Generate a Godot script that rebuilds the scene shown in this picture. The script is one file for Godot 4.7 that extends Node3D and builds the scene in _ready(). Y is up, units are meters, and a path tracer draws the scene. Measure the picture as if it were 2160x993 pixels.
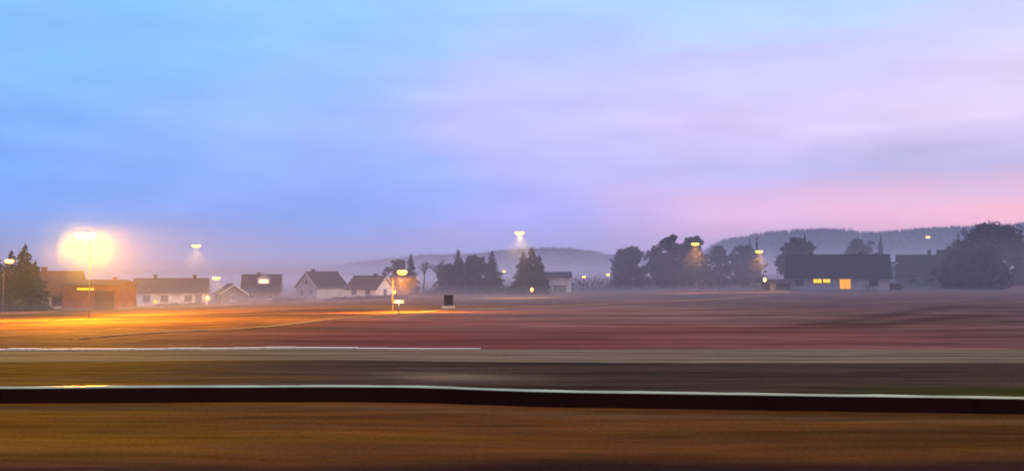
extends Node3D

const EYE := Vector3(0, 2.1, 0)
const FOCAL := 1870.0           # the photograph's focal length in its own pixels
const PITCH := 0.0403           # the camera looks up a little, so that the horizon lies below the middle

# ---------------------------------------------------------------- mesh collector
class Shape:
	var v := PackedVector3Array()
	var c := PackedColorArray()
	var tint := Color.WHITE
	func tri(a: Vector3, b: Vector3, d: Vector3) -> void:
		v.push_back(a); v.push_back(b); v.push_back(d)
		c.push_back(tint); c.push_back(tint); c.push_back(tint)
	func tri_out(a: Vector3, b: Vector3, d: Vector3, inside: Vector3) -> void:
		if (d - a).cross(b - a).dot((a + b + d) / 3.0 - inside) < 0.0:
			tri(a, d, b)
		else:
			tri(a, b, d)
	func quad(a: Vector3, b: Vector3, d: Vector3, e: Vector3, inside: Vector3) -> void:
		tri_out(a, b, d, inside); tri_out(a, d, e, inside)
	func hull8(p: Array, inside: Vector3) -> void:   # bottom 0-3, top 4-7, going round
		quad(p[0], p[1], p[2], p[3], inside); quad(p[4], p[5], p[6], p[7], inside)
		for k in 4:
			quad(p[k], p[(k + 1) % 4], p[(k + 1) % 4 + 4], p[k + 4], inside)
	func box(at: Vector3, size: Vector3, turn := Basis.IDENTITY) -> void:
		var h := size / 2.0
		var p := []
		for y in [-h.y, h.y]:
			for q in [Vector2(-h.x, -h.z), Vector2(h.x, -h.z), Vector2(h.x, h.z), Vector2(-h.x, h.z)]:
				p.append(at + turn * Vector3(q.x, y, q.y))
		hull8(p, at)
	func tube(path: Array, radii: Array, sides := 8, capped := true) -> void:
		var rings := []
		for i in path.size():
			var t: Vector3 = (path[mini(i + 1, path.size() - 1)] - path[maxi(i - 1, 0)]).normalized()
			var u := t.cross(Vector3.RIGHT if absf(t.x) < 0.8 else Vector3.UP).normalized()
			var w := t.cross(u)
			var ring := []
			for k in sides:
				var a := TAU * k / sides
				ring.append(path[i] + (u * cos(a) + w * sin(a)) * radii[i])
			rings.append(ring)
		for i in path.size() - 1:
			var mid: Vector3 = (path[i] + path[i + 1]) / 2.0
			for k in sides:
				quad(rings[i][k], rings[i][(k + 1) % sides], rings[i + 1][(k + 1) % sides], rings[i + 1][k], mid)
		if capped:
			for e in [0, path.size() - 1]:
				var inner: Vector3 = path[1] if e == 0 else path[e - 1]
				for k in sides:
					tri_out(path[e], rings[e][k], rings[e][(k + 1) % sides], inner)
	func dome(at: Vector3, r: Vector3, rows := 6, sides := 12, from := -1.0, to := 1.0) -> void:
		for i in rows:
			var a0 := lerpf(from, to, float(i) / rows) * PI / 2; var a1 := lerpf(from, to, float(i + 1) / rows) * PI / 2
			for k in sides:
				var b0 := TAU * k / sides; var b1 := TAU * (k + 1) / sides
				var q := []
				for s in [[a0, b0], [a0, b1], [a1, b1], [a1, b0]]:
					q.append(at + Vector3(cos(s[0]) * cos(s[1]), sin(s[0]), cos(s[0]) * sin(s[1])) * r)
				quad(q[0], q[1], q[2], q[3], at)
	func mesh() -> ArrayMesh:
		var a := []
		a.resize(Mesh.ARRAY_MAX)
		a[Mesh.ARRAY_VERTEX] = v
		a[Mesh.ARRAY_COLOR] = c
		var m := ArrayMesh.new()
		m.add_surface_from_arrays(Mesh.PRIMITIVE_TRIANGLES, a)
		return m

# ---------------------------------------------------------------- helpers
var M := {}
var used := {}
var rng := RandomNumberGenerator.new()
var wander := FastNoiseLite.new()

func lin(r: float, g: float, b: float) -> Color:
	return Color(r, g, b).linear_to_srgb()

func numbered(called: String) -> String:
	var n: int = used.get(called, 0)
	used[called] = n + 1
	return called if n == 0 else "%s_%03d" % [called, n]

func tag(o: Node, label: String, category := "", group := "", kind := "") -> Node:
	if label: o.set_meta("label", label)
	if category: o.set_meta("category", category)
	if group: o.set_meta("group", group)
	if kind: o.set_meta("kind", kind)
	return o

func thing(called: String, label: String, category: String, at: Vector3, turn := 0.0, group := "") -> Node3D:
	var o := Node3D.new()
	o.name = numbered(called)
	add_child(o)
	o.position = at
	o.rotation.y = turn
	tag(o, label, category, group)
	return o

func part(called: String, s, m: Material, parent: Node, at := Vector3.ZERO) -> MeshInstance3D:
	var o := MeshInstance3D.new()
	o.name = called if parent != self else numbered(called)
	o.mesh = s.mesh() if s is Shape else s
	o.material_override = m
	o.position = at
	parent.add_child(o, true)
	return o

func noise(freq: float, ridged := false, octaves := 4, seed_ := 1) -> FastNoiseLite:
	var n := FastNoiseLite.new()
	n.noise_type = FastNoiseLite.TYPE_SIMPLEX_SMOOTH
	n.frequency = freq
	n.seed = seed_
	n.fractal_octaves = octaves
	n.fractal_type = FastNoiseLite.FRACTAL_RIDGED if ridged else FastNoiseLite.FRACTAL_FBM
	return n

func texture(n: FastNoiseLite, size: int, lo: Color, hi: Color, bump := false) -> NoiseTexture2D:
	var t := NoiseTexture2D.new()
	t.width = size; t.height = size
	t.seamless = true
	t.noise = n
	if bump:
		t.as_normal_map = true
		t.bump_strength = 6.0
	else:
		var g := Gradient.new()
		g.set_color(0, lo); g.set_color(1, hi)
		t.color_ramp = g
	return t

func surface(color: Color, rough := 0.9, metal := 0.0, grain: Texture2D = null, scale := Vector3.ONE, tri := true, vertex := false) -> StandardMaterial3D:
	var m := StandardMaterial3D.new()
	m.albedo_color = color
	m.roughness = rough
	m.metallic = metal
	m.metallic_specular = 0.3
	if grain:
		m.albedo_texture = grain
		m.uv1_scale = scale
		m.uv1_triplanar = tri
		m.uv1_world_triplanar = tri
	m.vertex_color_use_as_albedo = vertex
	return m

func glow(color: Color, energy: float) -> StandardMaterial3D:
	var m := StandardMaterial3D.new()
	m.albedo_color = Color(0.8, 0.8, 0.75)
	m.roughness = 0.4
	m.emission_enabled = true
	m.emission = color
	m.emission_energy_multiplier = energy
	return m

# ---------------------------------------------------------------- the lie of the land
const EDGE := [[-400.0, 8.6], [-150.0, 7.6], [-89.0, 6.9], [-66.0, 6.3], [-40.0, 5.5], [-15.0, 4.5], [18.0, 3.8], [48.0, 3.45], [90.0, 3.0], [400.0, 1.0]]
const FENCE := [[-40.0, 13.0], [-8.3, 14.3], [-5.0, 14.45], [-2.95, 14.5], [-1.9, 14.45], [-1.07, 14.32], [-0.4, 14.12], [0.3, 13.93], [1.2, 13.8], [2.63, 13.66], [7.6, 13.14], [40.0, 9.8]]

func along(list: Array, x: float) -> float:
	if x <= list[0][0]: return list[0][1]
	for i in list.size() - 1:
		if x <= list[i + 1][0]:
			return lerpf(list[i][1], list[i + 1][1], (x - list[i][0]) / (list[i + 1][0] - list[i][0]))
	return list[-1][1]

func ground(x: float, z: float) -> float:
	var d := -z
	if d < 13.0: return 0.0
	if d < 24.0: return -0.4 * smoothstep(13.0, 24.0, d)
	if d < 29.0: return -0.4
	return -0.4 - (along(EDGE, x) - 2.5) * clampf((d - 29.0) / 126.0, 0.0, 1.0)

func ray(px: float, py: float) -> Vector3:                 # from the eye, one metre deep
	var dir := Vector3((px - 1080.0) / FOCAL, (496.5 - py) / FOCAL, -1.0).rotated(Vector3.RIGHT, PITCH)
	return dir / -dir.z

func spot(px: float, d: float, py := 0.0) -> Vector3:      # a place on the ground (or at the height of py) d metres off
	var p := EYE + ray(px, py if py else 572.0) * d
	if py == 0.0: p.y = ground(p.x, p.z)
	return p

func on_ground(px: float, py: float) -> Vector3:
	var dir := ray(px, py)
	var d := 8.0
	while d < 400.0:
		var p := EYE + dir * d
		if p.y <= ground(p.x, p.z): return p
		d += 0.25
	return EYE + dir * 400.0

func sheet(called: String, xs: PackedFloat32Array, from: Callable, to: Callable, nz: int, power: float, lift: float, rough: float, m: Material, color: Callable) -> MeshInstance3D:
	# the ground between two lines, following the land
	var v := PackedVector3Array(); var n := PackedVector3Array(); var uv := PackedVector2Array(); var c := PackedColorArray(); var idx := PackedInt32Array()
	for i in xs.size():
		var a: float = from.call(xs[i]); var b: float = to.call(xs[i])
		for k in nz + 1:
			var d := lerpf(a, b, pow(float(k) / nz, power))
			var x := xs[i]
			var edge := minf(1.0, 6.0 * float(k) / nz * (1.0 - float(k) / nz))
			v.push_back(Vector3(x, ground(x, -d) + lift + rough * edge * wander.get_noise_2d(x * 9.0, d * 60.0), -d))
			var e := 0.4
			n.push_back(Vector3(ground(x - e, -d) - ground(x + e, -d), 2 * e, ground(x, -d - e) - ground(x, -d + e)).normalized())
			uv.push_back(Vector2(x, d))
			c.push_back(color.call(x, d))
	for i in xs.size() - 1:
		for k in nz:
			var p := i * (nz + 1) + k
			var q := p + nz + 1
			idx.append_array(PackedInt32Array([p, p + 1, q, q, p + 1, q + 1]))
	var arr := []
	arr.resize(Mesh.ARRAY_MAX)
	arr[Mesh.ARRAY_VERTEX] = v; arr[Mesh.ARRAY_NORMAL] = n; arr[Mesh.ARRAY_TEX_UV] = uv; arr[Mesh.ARRAY_TEX_UV2] = uv; arr[Mesh.ARRAY_COLOR] = c; arr[Mesh.ARRAY_INDEX] = idx
	var mesh := ArrayMesh.new()
	mesh.add_surface_from_arrays(Mesh.PRIMITIVE_TRIANGLES, arr)
	return part(called, mesh, m, self)

func span(a: float, b: float, n: int) -> PackedFloat32Array:
	var r := PackedFloat32Array()
	for i in n + 1: r.push_back(lerpf(a, b, float(i) / n))
	return r

func ribbon(called: String, points: Array, width: float, lift: float, m: Material) -> MeshInstance3D:
	# a strip laid on the land through those points, ragged at its edges
	var line := Curve3D.new()
	for p in points: line.add_point(Vector3(p.x, 0, p.z))
	for i in range(1, points.size() - 1):
		var t := (line.get_point_position(i + 1) - line.get_point_position(i - 1)) * 0.16
		line.set_point_in(i, -t); line.set_point_out(i, t)
	var s := Shape.new()
	var long := line.get_baked_length()
	var steps := int(long / 0.8)
	var last := []
	for i in steps + 1:
		var at := line.sample_baked(long * i / steps)
		var ahead := line.sample_baked(minf(long, long * i / steps + 0.3)) - line.sample_baked(maxf(0, long * i / steps - 0.3))
		var side := Vector3(-ahead.z, 0, ahead.x).normalized()
		var taper := minf(1.0, 8.0 * minf(float(i) / steps, 1.0 - float(i) / steps) + 0.1)
		var row := []
		for k in 5:
			var off := width * taper * (k / 4.0 - 0.5) * (1.0 + 0.5 * wander.get_noise_2d(at.x * 4.0 + k * 9.0, at.z * 4.0))
			var p := at + side * off
			p.y = ground(p.x, p.z) + lift * (1.0 if k in [1, 2, 3] else 0.3)
			row.append(p)
		if last:
			for k in 4:
				s.quad(last[k], last[k + 1], row[k + 1], row[k], at + Vector3.DOWN * 50)
		last = row
	return part(called, s, m, self)

# ---------------------------------------------------------------- plants
func conifer_crown(h: float, r: float, sd: int, low := 0.06) -> Shape:
	rng.seed = sd
	var s := Shape.new()
	var y := h * low
	while y < h * 0.985:
		var t := (y / h - low) / (1.0 - low)
		var rad := r * pow(1.0 - t, 0.8) * (0.85 + 0.15 * sin(y * 5.0 + sd))
		var many := int(7 + 9 * (1 - t))
		for k in many:
			var a := rng.randf() * TAU
			var out := rad * rng.randf_range(0.55, 1.12) + 0.08
			var root := Vector3(0, y + rng.randf_range(-0.1, 0.1), 0)
			var tip := Vector3(cos(a) * out, y - out * rng.randf_range(0.12, 0.4), sin(a) * out)
			var side := Vector3(-sin(a), 0, cos(a))
			var shade := rng.randf_range(0.7, 1.25)
			s.tint = Color(shade, shade, shade)
			for j in 4:
				var p := root.lerp(tip, 0.2 + 0.2 * j)
				var q := root.lerp(tip, 0.45 + 0.19 * j)
				var w := (0.2 + 0.16 * rng.randf()) * (1.15 - 0.2 * j) * clampf(out, 0.3, 1.6)
				var drop := Vector3(0, -rng.randf_range(0.05, 0.3), 0)
				s.tri(p - side * w * 0.6 + drop, q, p + side * w * 0.2)
				s.tri(p + side * w * 0.6 + drop, q + drop * 0.4, p - side * w * 0.2)
		y += h * 0.014 + 0.045
	for k in 6:
		var a := k * 1.05
		s.tri(Vector3(0, h * 1.03, 0), Vector3(cos(a) * 0.1, h * 0.93, sin(a) * 0.1), Vector3(cos(a + 1) * 0.12, h * 0.92, sin(a + 1) * 0.12))
	return s

func conifer(label: String, px: float, d: float, top: float, wide: float, sd: int, m: Material, group := "", lean := 0.0) -> Node3D:
	var at := spot(px, d)
	var h := (EYE + ray(px, top) * d).y - at.y
	var o := thing("spruce_tree", label, "tree", at - Vector3(0, 0.05, 0), sd * 0.7, group)
	var s := Shape.new()
	s.tube([Vector3.ZERO, Vector3(0, h * 0.5, 0), Vector3(0, h * 0.98, 0)], [0.02 * h + 0.05, 0.012 * h + 0.02, 0.015], 7)
	part("trunk", s, M.bark, o)
	part("crown", conifer_crown(h, wide * d / FOCAL / 2.0, sd), m, o)
	o.rotation.z = lean
	return o

func leaf_cloud(s: Shape, at: Vector3, r: Vector3, many: int, size: float) -> void:
	for k in many:
		var dir := Vector3(rng.randfn(), rng.randfn(), rng.randfn()).normalized()
		var p := at + dir * r * pow(rng.randf(), 0.45)
		var a := Vector3(rng.randfn(), rng.randfn(), rng.randfn()).normalized() * size * rng.randf_range(0.5, 1.1)
		var b := a.cross(dir).normalized() * size * rng.randf_range(0.4, 0.9)
		var shade := rng.randf_range(0.75, 1.2)
		s.tint = Color(shade, shade, shade)
		s.tri(p + a, p + b, p - a)
		s.tri(p - a, p - b * 0.7, p + a)

func broadleaf(label: String, px: float, d: float, top: float, wide: float, sd: int, m: Material, group := "", dense := 1.0, bottom := 0.12) -> Node3D:
	var at := spot(px, d)
	var h := (EYE + ray(px, top) * d).y - at.y
	var r := wide * d / FOCAL / 2.0
	var o := thing("broadleaf_tree", label, "tree", at - Vector3(0, 0.05, 0), 0.0, group)
	rng.seed = sd
	var limbs := Shape.new()
	var crown := Shape.new()
	limbs.tube([Vector3.ZERO, Vector3(0.05 * r, h * 0.3, 0), Vector3(-0.03 * r, h * 0.8, 0.05)], [0.025 * h + 0.05, 0.02 * h + 0.03, 0.03], 8)
	for k in int(46 * dense) + 10:
		var t := rng.randf()
		var y := h * lerpf(bottom, 0.87 + 0.05 * sin(k * 2.4), t)
		var a := rng.randf() * TAU
		var reach := r * sqrt(maxf(0.03, 1.0 - pow(absf(t - 0.3) / 0.72, 2.2))) * (0.62 + 0.36 * absf(sin(a * 1.5 + sd + t * 5.0)))
		var out := reach * sqrt(rng.randf())
		var c := Vector3(cos(a) * out, y, sin(a) * out)
		limbs.tube([Vector3(0, minf(y * 0.75, h * 0.7), 0), c * Vector3(0.5, 0, 0.5) + Vector3(0, y * 0.93, 0), c], [0.012 * h * (1 - 0.6 * t) + 0.02, 0.04, 0.015], 5, false)
		var q := r * rng.randf_range(0.24, 0.4) * (1.15 - 0.4 * t)
		leaf_cloud(crown, c, Vector3(q, q * 0.75, q), int(95 * dense), clampf(0.12 * r, 0.16, 0.4))
	for k in 26:
		var t := rng.randf()
		var a := rng.randf() * TAU
		var reach := r * sqrt(maxf(0.03, 1.0 - pow(absf(t - 0.3) / 0.72, 2.2))) * rng.randf_range(0.95, 1.2)
		var c := Vector3(cos(a) * reach, h * lerpf(0.15, 0.9, t), sin(a) * reach)
		limbs.tube([c * Vector3(0.4, 0.85, 0.4), c * Vector3(0.8, 0.95, 0.8), c * 1.02], [0.04, 0.025, 0.01], 4, false)
		var q := r * rng.randf_range(0.07, 0.17)
		leaf_cloud(crown, c, Vector3(q, q, q), 26, clampf(0.09 * r, 0.12, 0.3))
	part("trunk", limbs, M.bark, o)
	part("crown", crown, m, o)
	return o

func twigs(s: Shape, from: Vector3, dir: Vector3, long: float, thick: float, depth: int) -> void:
	var to := from + dir * long
	s.tube([from, from.lerp(to, 0.5) + Vector3(rng.randfn(), 0, rng.randfn()) * long * 0.05, to], [thick, thick * 0.8, thick * 0.6], 5 if depth > 1 else 3, false)
	if depth <= 0: return
	for k in 4 if depth < 3 else 5:
		var next := (dir + Vector3(rng.randfn() * 0.5, 0.12 + rng.randfn() * 0.28, rng.randfn() * 0.5)).normalized()
		twigs(s, from.lerp(to, rng.randf_range(0.5, 1.0)), next, long * rng.randf_range(0.5, 0.75), thick * 0.55, depth - 1)

func bare_tree(label: String, px: float, d: float, top: float, sd: int, group := "") -> Node3D:
	var at := spot(px, d)
	var h := (EYE + ray(px, top) * d).y - at.y
	var o := thing("bare_tree", label, "tree", at - Vector3(0, 0.05, 0), 0.0, group)
	rng.seed = sd
	var s := Shape.new()
	s.tube([Vector3.ZERO, Vector3(0.1, h * 0.25, 0)], [0.03 * h, 0.022 * h], 7)
	part("trunk", s, M.bark, o)
	var c := Shape.new()
	twigs(c, Vector3(0.1, h * 0.24, 0), Vector3(0, 1, 0), h * 0.34, 0.02 * h, 4)
	part("crown", c, M.bark, o)
	return o

func hedge(called: String, label: String, category: String, pts: Array, high: float, deep: float, sd: int, m: Material) -> Node3D:
	var a: Vector3 = pts[0]
	var o := thing(called, label, category, a)
	rng.seed = sd
	var s := Shape.new(); var w := Shape.new()
	for i in pts.size() - 1:
		var b: Vector3 = pts[i]; var c: Vector3 = pts[i + 1]
		var n := int(b.distance_to(c) / (deep * 0.28)) + 1
		for k in n:
			var p := b.lerp(c, (k + rng.randf()) / n)
			p.y = ground(p.x, p.z)
			p.z += rng.randf_range(-0.3, 0.3) * deep
			var hh := high * (0.8 + 0.3 * wander.get_noise_2d(p.x * 12.0, p.z * 8.0) + rng.randf_range(-0.12, 0.16))
			w.tube([p - a, p - a + Vector3(0, hh * 0.7, 0)], [0.05, 0.02], 4, false)
			leaf_cloud(s, p - a + Vector3(0, hh * 0.5, 0), Vector3(deep * 0.55, hh * 0.55, deep * 0.55), 46, 0.2)
	part("stem", w, M.bark, o)
	part("foliage", s, m, o)
	return o

# ---------------------------------------------------------------- houses
func house(called: String, label: String, category: String, px: float, d: float, turn: float, size: Vector3, rise: float, wall: Material, roof: Material, over := 0.35) -> Node3D:
	# size: length along the ridge, height of the eaves, depth; the front faces +z
	var o := thing(called, label, category, spot(px, d), turn)
	o.position.y -= 0.12
	var x := size.x / 2; var y := size.y + 0.12; var z := size.z / 2
	var s := Shape.new()
	var mid := Vector3(0, y / 2, 0)
	s.quad(Vector3(-x, 0, z), Vector3(x, 0, z), Vector3(x, y, z), Vector3(-x, y, z), mid)
	s.quad(Vector3(-x, 0, -z), Vector3(x, 0, -z), Vector3(x, y, -z), Vector3(-x, y, -z), mid)
	for e in [-x, x]:
		s.quad(Vector3(e, 0, z), Vector3(e, 0, -z), Vector3(e, y, -z), Vector3(e, y, z), mid)
		s.tri_out(Vector3(e, y, z), Vector3(e, y, -z), Vector3(e, y + rise - 0.02, 0), mid)
	part("wall", s, wall, o)
	var base := Shape.new()
	base.box(Vector3(0, 0.12, 0), Vector3(size.x + 0.06, 0.5, size.z + 0.06))
	part("foundation", base, M.concrete, o)
	var slope := rise / z
	var rf := Shape.new()
	var thick := 0.16
	for k in [-1.0, 1.0]:
		var eave := Vector3(0, y - slope * over, k * (z + over)); var top := Vector3(0, y + rise, 0)
		var p := []
		for lift in [0.0, thick]:
			for q in [Vector3(-x - over, 0, 0) + eave, Vector3(x + over, 0, 0) + eave, Vector3(x + over, 0, 0) + top, Vector3(-x - over, 0, 0) + top]:
				p.append(q + Vector3(0, lift, 0))
		rf.hull8(p, (p[0] + p[6]) / 2.0)
	var r := part("roof", rf, roof, o)
	var cap := Shape.new()
	cap.tube([Vector3(-x - over, y + rise + thick, 0), Vector3(x + over, y + rise + thick, 0)], [0.11, 0.11], 6)
	part("ridge_cap", cap, roof, r)
	for e in [-x - over - 0.03, x + over + 0.03]:
		for k in [-1.0, 1.0]:
			var barge := Shape.new()
			var a := Vector3(e, y - slope * over + 0.05, k * (z + over)); var b := Vector3(e, y + rise + 0.05, 0)
			var along_ := (b - a)
			barge.box((a + b) / 2.0, Vector3(0.05, 0.2, along_.length()), Basis(Vector3.RIGHT, -k * -atan2(rise + slope * over, z + over)))
			part("bargeboard", barge, M.trim, o)
	for k in [-1.0, 1.0]:
		var g := Shape.new()
		g.tube([Vector3(-x - over, y - slope * over + 0.02, k * (z + over + 0.05)), Vector3(x + over, y - slope * over + 0.02, k * (z + over + 0.05))], [0.06, 0.06], 6)
		part("gutter", g, M.metal, o)
	o.set_meta("dims", [x, y, z, rise, slope])
	return o

func chimney(o: Node3D, x: float, w: float, tall: float, m: Material, z := 0.0) -> void:
	var q: Array = o.get_meta("dims")
	var s := Shape.new()
	var foot: float = q[1] + q[3] - absf(z) * q[4]
	s.box(Vector3(x, foot + tall / 2 - 0.25, z), Vector3(w, tall + 0.5, w))
	s.box(Vector3(x, foot + tall + 0.04, z), Vector3(w + 0.14, 0.1, w + 0.14))
	part("chimney", s, m, o.get_node("roof"))

func window(o: Node3D, face: String, u: float, v: float, w: float, h: float, pane: Material, bars := 1, called := "window") -> MeshInstance3D:
	# face: front, left or right; u along it, v the middle's height above the ground
	var q: Array = o.get_meta("dims")
	var turn := Basis.IDENTITY
	var at := Vector3(u, v + 0.12, q[2])
	if face == "left":
		turn = Basis(Vector3.UP, -PI / 2); at = Vector3(-q[0], v + 0.12, u)
	elif face == "right":
		turn = Basis(Vector3.UP, PI / 2); at = Vector3(q[0], v + 0.12, -u)
	var f := Shape.new()
	var b := 0.08
	for k in [-1.0, 1.0]:
		f.box(at + turn * Vector3(k * (w / 2 + b / 2), 0, 0.03), Vector3(b, h + 2 * b, 0.06), turn)
		f.box(at + turn * Vector3(0, k * (h / 2 + b / 2), 0.03), Vector3(w, b, 0.06), turn)
	for k in bars:
		f.box(at + turn * Vector3(w * ((k + 1.0) / (bars + 1) - 0.5), 0, 0.027), Vector3(0.05, h, 0.05), turn)
	f.box(at + turn * Vector3(0, -h / 2 - b - 0.02, 0.06), Vector3(w + 0.24, 0.04, 0.12), turn)
	var fr := part(called, f, M.trim, o)
	var g := Shape.new()
	g.box(at + turn * Vector3(0, 0, 0.012), Vector3(w, h, 0.02), turn)
	part("pane", g, pane, fr)
	return fr

func door(o: Node3D, face: String, u: float, w: float, h: float, m: Material) -> void:
	var q: Array = o.get_meta("dims")
	var turn := Basis.IDENTITY
	var at := Vector3(u, h / 2 + 0.14, q[2])
	if face == "left":
		turn = Basis(Vector3.UP, -PI / 2); at = Vector3(-q[0], h / 2 + 0.14, u)
	var s := Shape.new()
	s.box(at + turn * Vector3(0, 0, 0.03), Vector3(w, h, 0.06), turn)
	var dr := part("door", s, m, o)
	var f := Shape.new()
	for k in [-1.0, 1.0]:
		f.box(at + turn * Vector3(k * (w / 2 + 0.05), 0, 0.04), Vector3(0.1, h, 0.08), turn)
	f.box(at + turn * Vector3(0, h / 2 + 0.05, 0.04), Vector3(w + 0.2, 0.1, 0.08), turn)
	part("frame", f, M.trim, dr)
	var k2 := Shape.new()
	k2.box(at + turn * Vector3(w * 0.38, -0.05, 0.09), Vector3(0.06, 0.14, 0.06), turn)
	part("handle", k2, M.metal, dr)

func dormer(o: Node3D, x: float, w: float, h: float, out: float, base_z: float, wall: Material, roof: Material, lit: Material) -> void:
	var q: Array = o.get_meta("dims")
	var foot: float = q[1] + q[3] - base_z * q[4]
	var s := Shape.new()
	s.box(Vector3(x, foot + h / 2 + 0.1, base_z - out / 2), Vector3(w, h, out))
	var dm := part("dormer", s, wall, o)
	var r := Shape.new()
	for k in [-1.0, 1.0]:
		var p := []
		for lift in [0.0, 0.1]:
			for c in [Vector3(x, foot + h + w * 0.32, base_z + 0.2), Vector3(x + k * (w / 2 + 0.2), foot + h + 0.02, base_z + 0.2), Vector3(x + k * (w / 2 + 0.2), foot + h + 0.02, base_z - out), Vector3(x, foot + h + w * 0.32, base_z - out)]:
				p.append(c + Vector3(0, lift, 0))
		r.hull8(p, (p[0] + p[6]) / 2.0)
	r.tri_out(Vector3(x - w / 2, foot + h + 0.1, base_z - 0.02), Vector3(x + w / 2, foot + h + 0.1, base_z - 0.02), Vector3(x, foot + h + w * 0.3, base_z - 0.02), Vector3(x, foot, base_z - 1))
	part("dormer_roof", r, roof, dm)
	var g := Shape.new()
	g.box(Vector3(x, foot + h / 2 + 0.1, base_z + 0.02), Vector3(w * 0.72, h * 0.66, 0.04))
	part("window", g, lit, dm)

func wall_lamp(label: String, at: Vector3, r: float, color: Color, energy: float, e_glow: float, group := "") -> void:
	var o := thing("wall_lamp", label, "lamp", at, 0.0, group)
	var s := Shape.new()
	s.box(Vector3(0, r * 1.2, -r * 0.7), Vector3(r * 0.5, r * 1.6, r * 0.3))
	s.box(Vector3(0, r * 1.5, -r * 0.1), Vector3(r * 1.8, r * 0.2, r * 1.6))
	part("bracket", s, M.metal, o)
	var b := Shape.new()
	b.dome(Vector3.ZERO, Vector3(r, r * 1.3, r))
	part("bulb", b, glow(color, e_glow), o)
	bulb_light(o, Vector3.ZERO, color, energy, r)

func bulb_light(o: Node3D, at: Vector3, color: Color, energy: float, r: float) -> void:
	var l := OmniLight3D.new()
	l.name = "lamp_light"
	l.position = at
	l.light_color = color
	l.light_energy = energy
	l.light_size = r
	l.omni_range = 200.0
	l.omni_attenuation = 2.0
	l.shadow_enabled = true
	o.add_child(l, true)

func street_lamp(label: String, px: float, py: float, d: float, head: float, color: Color, energy: float, e_glow: float, cone := 62.0, side := 1.0, omni := 0.0, reach := 0.75) -> Node3D:
	# the glowing lens hangs at (px, py) d metres off; the pole stands beside it
	var lens := spot(px, d, py)
	var foot := Vector3(lens.x + side * reach, 0, lens.z - 0.4)
	foot.y = ground(foot.x, foot.z)
	var o := thing("street_lamp", label, "street lamp", foot, 0.0, "lit street lamps in the mist")
	var h := lens.y - foot.y
	var x := -side * reach
	var s := Shape.new()
	s.tube([Vector3(0, -0.2, 0), Vector3(0, h * 0.5, 0), Vector3(0, h, 0)], [0.04, 0.028, 0.016], 8)
	s.box(Vector3(0, 0.9, 0.06), Vector3(0.11, 0.45, 0.06))
	part("pole", s, M.pole, o)
	var a := Shape.new()
	a.tube([Vector3(0, h - 0.1, 0), Vector3(x * 0.1, h + 0.16, 0.05), Vector3(x * 0.45, h + 0.26, 0.2), Vector3(x - signf(x) * head * 0.4, h + 0.24, 0.4)], [0.045, 0.04, 0.035, 0.03], 6)
	part("arm", a, M.pole, o)
	var c := Shape.new()
	c.dome(Vector3(x, h + 0.2, 0.4), Vector3(head * 0.4, 0.1, 0.15), 4, 12, 0.0, 1.0)
	c.box(Vector3(x, h + 0.19, 0.4), Vector3(head * 0.6, 0.04, 0.2))
	part("housing", c, M.pole, o)
	var g := Shape.new()
	g.dome(Vector3(x, h + 0.12, 0.4), Vector3(head * 0.5, 0.24, 0.18), 6, 14, -1.0, 0.35)
	part("lens", g, glow(color.lerp(Color.WHITE, 0.4 if e_glow > 10.0 else 0.05), e_glow), o)
	var l := SpotLight3D.new()
	l.name = "lamp_light"
	l.position = Vector3(x, h - 0.2, 0.4)
	l.rotation.x = -PI / 2
	l.light_color = color
	l.light_energy = energy
	l.light_size = 0.12
	l.spot_angle = cone
	l.spot_angle_attenuation = 0.9
	l.spot_range = 200.0
	l.spot_attenuation = 2.0
	l.shadow_enabled = true
	o.add_child(l, true)
	if omni > 0.0:
		bulb_light(o, Vector3(x, h - 0.25, 0.4), color, omni, 0.12)
	return o

func thrown(o: Node3D, beams: Array) -> void:
	# light that the lens throws out to the sides: [bearing, angle from straight down, energy]
	var down: SpotLight3D = o.get_node("lamp_light")
	for q in beams:
		var beam: SpotLight3D = down.duplicate()
		beam.basis = Basis(Vector3.UP, deg_to_rad(180.0 + q[0])) * Basis(Vector3.RIGHT, deg_to_rad(q[1] - 90.0))
		beam.light_energy = q[2]
		beam.spot_angle = 33.0
		beam.spot_angle_attenuation = 1.0
		o.add_child(beam, true)

func mist(label: String, at: Vector3, size: Vector3, density: float, color: Color, ball := false) -> FogVolume:
	var f := FogVolume.new()
	f.name = numbered("mist")
	f.shape = RenderingServer.FOG_VOLUME_SHAPE_ELLIPSOID if ball else RenderingServer.FOG_VOLUME_SHAPE_BOX
	f.size = size
	f.position = at
	var m := FogMaterial.new()
	m.density = density
	m.albedo = color
	f.material = m
	add_child(f)
	tag(f, label, "mist", "", "stuff")
	return f

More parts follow.
